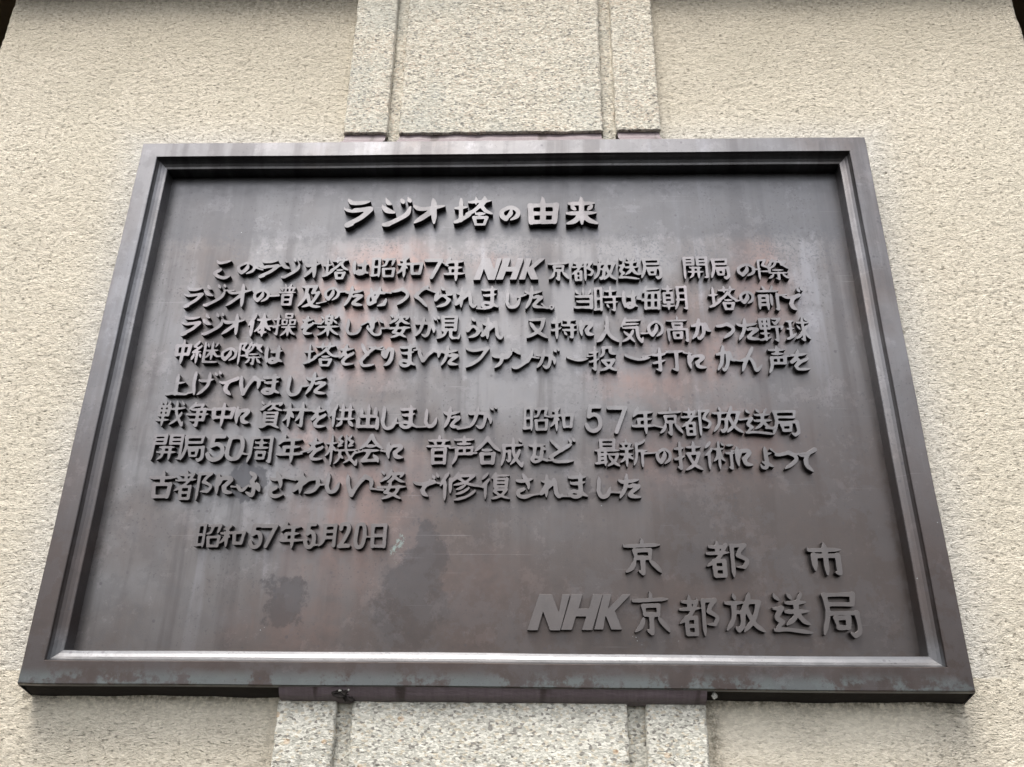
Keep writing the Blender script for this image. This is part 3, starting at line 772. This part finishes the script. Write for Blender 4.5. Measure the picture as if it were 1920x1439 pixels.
LETTER_N = [0]
def build_char(strokes_mm, polys, R, relief_mm, seed):
    """strokes_mm: list of (pts Nx2, radii N) in mm; polys: list of polygons in mm"""
    allp = np.vstack([p for p, r in strokes_mm] + [np.array(p) for p in polys])
    pad = 2.2 * R + 1
    x0, y0 = allp.min(0) - pad
    x1, y1 = allp.max(0) + pad
    st = 0.62 if R < 3 else 0.8
    gx = np.arange(x0, x1 + st, st); gy = np.arange(y0, y1 + st, st)
    GX, GY = np.meshgrid(gx, gy)
    F = np.full(GX.shape, 50.0)
    for P, r in strokes_mm:
        FS = np.full(GX.shape, 50.0)
        for a, b, ra, rb in zip(P[:-1], P[1:], r[:-1], r[1:]):
            d = b - a
            L2 = float(d @ d) + 1e-9
            t = np.clip(((GX - a[0]) * d[0] + (GY - a[1]) * d[1]) / L2, 0, 1)
            D = np.hypot(GX - a[0] - t * d[0], GY - a[1] - t * d[1]) - (ra + (rb - ra) * t)
            FS = np.minimum(FS, D)
        hh = np.maximum(0.7 - np.abs(F - FS), 0) / 0.7
        F = np.minimum(F, FS) - hh * hh * 0.7 * 0.25
    nz = vnoise(GX + seed * 31.7, GY, 7, 0.32, 0.32) * 0.34 + vnoise(GX, GY + seed * 17.3, 8, 0.11, 0.11) * 0.30
    F = F + nz * min(R, 2.2) * 0.42
    for pg in polys:
        pg = np.array(pg)
        n = len(pg)
        D = np.full(GX.shape, 1e9); inside = np.zeros(GX.shape, bool)
        for k in range(n):
            a, b = pg[k], pg[(k + 1) % n]
            d = b - a
            t = np.clip(((GX - a[0]) * d[0] + (GY - a[1]) * d[1]) / float(d @ d), 0, 1)
            D = np.minimum(D, np.hypot(GX - a[0] - t * d[0], GY - a[1] - t * d[1]))
            cr = ((a[1] > GY) != (b[1] > GY)) & (GX < (b[0] - a[0]) * (GY - a[1]) / (b[1] - a[1] + 1e-12) + a[0])
            inside ^= cr
        F = np.minimum(F, np.where(inside, -D, D) + 0.25)
    cu = bpy.data.curves.new("character", 'CURVE')
    cu.dimensions = '2D'
    cu.fill_mode = 'BOTH'
    for lp in contours(F, x0, y0, st):
        area = 0.5 * abs(np.dot(lp[:, 0], np.roll(lp[:, 1], 1)) - np.dot(lp[:, 1], np.roll(lp[:, 0], 1)))
        if area < 0.45:
            continue
        if not polys:
            lp = 0.25 * np.roll(lp, 1, 0) + 0.5 * lp + 0.25 * np.roll(lp, -1, 0)
        lp = simplify(lp, 0.07)
        if len(lp) < 4:
            continue
        sp = cu.splines.new('POLY')
        sp.points.add(len(lp) - 1)
        co = np.zeros((len(lp), 4)); co[:, 0] = lp[:, 0] * 1e-3; co[:, 1] = lp[:, 1] * 1e-3; co[:, 3] = 1
        sp.points.foreach_set("co", co.ravel())
        sp.use_cyclic_u = True
    bev = 0.00022
    top = -0.031 + relief_mm * 1e-3
    cu.extrude = 0.0042
    cu.bevel_depth = bev
    cu.bevel_resolution = 0
    cu.offset = -bev * 0.55
    tmp = bpy.data.objects.new("tmp", cu)
    COL.objects.link(tmp)
    return tmp, top - 0.0042 - bev

BASE_R = {0: 3.5, 1: 2.2, 2: 2.15, 3: 2.15, 4: 2.1, 5: 2.1, 6: 2.12, 7: 2.12, 8: 2.2, 9: 1.95, 10: 2.8, 11: 2.75}
tmps = []
ligs = [tuple(float(k) for k in s.split(',')) for s in LIGS.split()]
li_used = set()
for ln in LAYOUT.split("\n"):
    if not ln.strip():
        continue
    num, rest = ln.strip().split(' ', 1)
    num = int(num)
    for tok in rest.split():
        ch = tok[0]
        cx, cy, bw, bh = (float(k) for k in tok[1:].split(','))
        LETTER_N[0] += 1
        sd_ = LETTER_N[0]
        rr = random.Random(sd_)
        sk, polys = [], []
        if ch in BLOCK:
            R = 1.0
            polys = [[(cx + (x / 100 - 0.5) * bw, cy + (0.5 - y / 100) * bh) for x, y in pg] for pg in BLOCK[ch]]
        else:
            G = GL[ch]
            n = len(G)
            wt = 1.10 if n <= 4 else 1.04 if n <= 7 else 0.92 if n <= 11 else 0.80 if n <= 15 else 0.70
            if ch in '57021': wt = 1.12
            if ch == '。': wt = 0.8
            R = BASE_R[num] * wt
            if ch != '一':
                R = min(R, 0.15 * min(bw, bh))
            allp = np.vstack([spline(p, c) for c, p in G])
            mn, mx = allp.min(0), allp.max(0)
            ex = max((mx[0] - mn[0]), 1); ey = max((mx[1] - mn[1]), 1)
            iw, ih = max(bw - 1.9 * R, 1), max(bh - 1.9 * R, 0.5)
            digit = ch in '5702'
            raw = []
            for c, p in G:
                q = spline(p, c)
                x = cx + ((q[:, 0] - mn[0]) / ex - 0.5) * iw
                y = cy + (0.5 - (q[:, 1] - mn[1]) / ey) * ih
                raw.append(np.stack([x, y], 1))
            for ci, P in enumerate(raw):
                L = np.concatenate([[0], np.cumsum(np.hypot(*np.diff(P, axis=0).T))])
                T = L[-1]
                def joined(pt):
                    for cj, Q in enumerate(raw):
                        if cj != ci and np.min(np.hypot(*(Q - pt).T)) < 1.15 * R:
                            return True
                    return False
                d = P[-1] - P[0]
                horiz = abs(d[0]) > 1.8 * abs(d[1])
                r = np.full(len(P), R * (0.88 if horiz else 1.05))
                if T < 4.2 * R:
                    r *= 0.66
                if digit:
                    r[:] = R * 1.05
                else:
                    ja, jb = joined(P[0]), joined(P[-1])
                    s = L; e = T - L
                    r *= 0.90 + 0.22 * np.exp(-(s / (2.2 * R)) ** 2) + 0.14 * np.exp(-((e - 2.0 * R) / (1.8 * R)) ** 2)
                    if not jb:
                        tl = min(3.4 * R, T * 0.45)
                        r *= 0.34 + 0.66 * np.clip(e / tl, 0, 1) ** 0.7
                    if not ja:
                        tl = min(1.6 * R, T * 0.3)
                        r *= 0.55 + 0.45 * np.clip(s / tl, 0, 1)
                        # the brush lands from the upper left
                        fl = 0.75 + 0.5 * rr.random()
                        P = np.vstack([P[0] + np.array((-0.35, 0.95)) * R * fl if True else P[0], P])
                        r = np.concatenate([[R * 0.14], r])
                sk.append((P, r))
        # joining strokes that belong to this character
        for k, (ax, ay, bx, by) in enumerate(ligs):
            if k in li_used or ch in BLOCK:
                continue
            if abs(ax - cx) < bw * 0.62 and abs(ay - cy) < bh * 0.72 and bx > cx:
                li_used.add(k)
                R2 = BASE_R[num] * 0.42
                P = np.array([(ax - 1.5, ay), ((ax + bx) / 2, (ay + by) / 2 - 0.4), (bx + 1.8, by)])
                sk.append((P, np.array([R2 * 1.5, R2, R2 * 1.3])))
        rel = (9.0 if num == 0 else 7.4) + 0.35 * rr.random()
        tmp, z = build_char(sk, polys, R, rel, sd_)
        tmps.append((tmp, z))
bpy.context.view_layer.update()
dg = bpy.context.evaluated_depsgraph_get()
for tmp, z in tmps:
    me = bpy.data.meshes.new_from_object(tmp.evaluated_get(dg))
    me.name = "character"
    me.materials.clear()
    me.materials.append(M['letter'])
    # stand the flat outline upright on the plate
    nv = len(me.vertices)
    co = np.empty(nv * 3, np.float32)
    me.vertices.foreach_get("co", co)
    co = co.reshape(-1, 3)
    new = np.stack([co[:, 0], -(co[:, 2] + z), co[:, 1]], 1)
    me.vertices.foreach_set("co", new.astype(np.float32).ravel())
    me.polygons.foreach_set("use_smooth", np.zeros(len(me.polygons), bool))
    me.update()
    # the rubbed faces are bright, the flanks' shade is painted dark
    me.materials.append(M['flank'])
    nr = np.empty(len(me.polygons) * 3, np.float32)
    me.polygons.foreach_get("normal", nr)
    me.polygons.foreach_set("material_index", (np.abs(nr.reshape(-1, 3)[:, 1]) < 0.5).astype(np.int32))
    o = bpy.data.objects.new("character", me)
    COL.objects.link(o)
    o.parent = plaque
for tmp, z in tmps:
    cu = tmp.data
    bpy.data.objects.remove(tmp)
    bpy.data.curves.remove(cu)

# ------------------------------------------------------------------ sealant bands between plaque and pilaster
def sealant(name, xs, prof, label_seed, parent):
    vs, fs = [], []
    P = len(prof)
    for i, x in enumerate(xs):
        for k, (y, z) in enumerate(prof):
            j = 0.0011 * float(vnoise(np.array([x * 1.0]), np.array([k * 0.01]), label_seed, 60, 90)[0]) * (0 < k < P - 1)
            vs.append((x, y + j, z + j * 1.6))
    for i in range(len(xs) - 1):
        for k in range(P - 1):
            a = i * P + k
            fs.append((a, a + 1, a + P + 1, a + P))
    return mesh_obj(name, vs, fs, M['sealant'], parent, smooth=True)
seal = root("sealant_band", "strip of maroon sealant between the top of the plaque and the pilaster above it", "sealant", z=0.36, yy=0.02)
sealb = root("sealant_band", "maroon sealant strip with crumpled holes under the bottom edge of the plaque", "sealant", z=-0.37, yy=0.02)
for x0, x1 in ((-0.2225, -0.1640), (-0.1440, 0.1430), (0.1660, 0.2250)):
    sealant("strip", ar(x0, x1, 0.004), [(0.3545, -0.0015), (0.3575, -0.0025), (0.3640, -0.0085), (0.3720, -0.0165), (0.3785, -0.0205), (0.3845, -0.0220), (0.3880, -0.0235)], 4, seal)
sealant("strip", ar(-0.2215, 0.2265, 0.004), [(-0.3560, -0.0020), (-0.3590, -0.0045), (-0.3630, -0.0065), (-0.3670, -0.0105), (-0.3700, -0.0165), (-0.3720, -0.0240)], 9, sealb)

def lump(name, x, y, z, rx, ry, rz, mat, parent, seed):
    vs, fs = [], []
    n, m = 9, 14
    rl = random.Random(seed)
    for j in range(n + 1):
        th = math.pi * j / n
        for i in range(m):
            ph = 2 * math.pi * i / m
            k = 1 + 0.45 * (rl.random() - 0.5) * (0 < j < n)
            vs.append((x + rx * k * math.sin(th) * math.cos(ph), y + ry * k * math.sin(th) * math.sin(ph), z + rz * k * math.cos(th)))
    for j in range(n):
        for i in range(m):
            a = j * m + i; b = j * m + (i + 1) % m
            fs.append((a, b, b + m, a + m))
    return mesh_obj(name, vs, fs, mat, parent)
lump("crumpled_patch", -0.1567, -0.3613, -0.0085, 0.0105, 0.0055, 0.0040, M['shade_tear'], sealb, 3)
lump("crumpled_patch", -0.1478, -0.3655, -0.0120, 0.0060, 0.0060, 0.0030, M['shade_tear'], sealb, 4)
lump("crumpled_patch", 0.1579, -0.3618, -0.0120, 0.0130, 0.0055, 0.0030, M['shade_tear'], sealb, 5)
lump("lime_crumb", -0.1567, -0.3603, -0.0045, 0.0020, 0.0009, 0.0010, M['lime'], sealb, 6)
lump("lime_crumb", -0.1477, -0.3593, -0.0050, 0.0011, 0.0013, 0.0010, M['lime'], sealb, 7)
lump("lime_crumb", 0.2352, -0.3617, -0.0120, 0.0030, 0.0036, 0.0030, M['lime'], sealb, 8)
lump("crumpled_patch", -0.2022, -0.3674, -0.0165, 0.0110, 0.0012, 0.0015, M['shade_tear'], sealb, 9)

for o in bpy.data.objects:
    if '_off' in o:
        del o['_off']
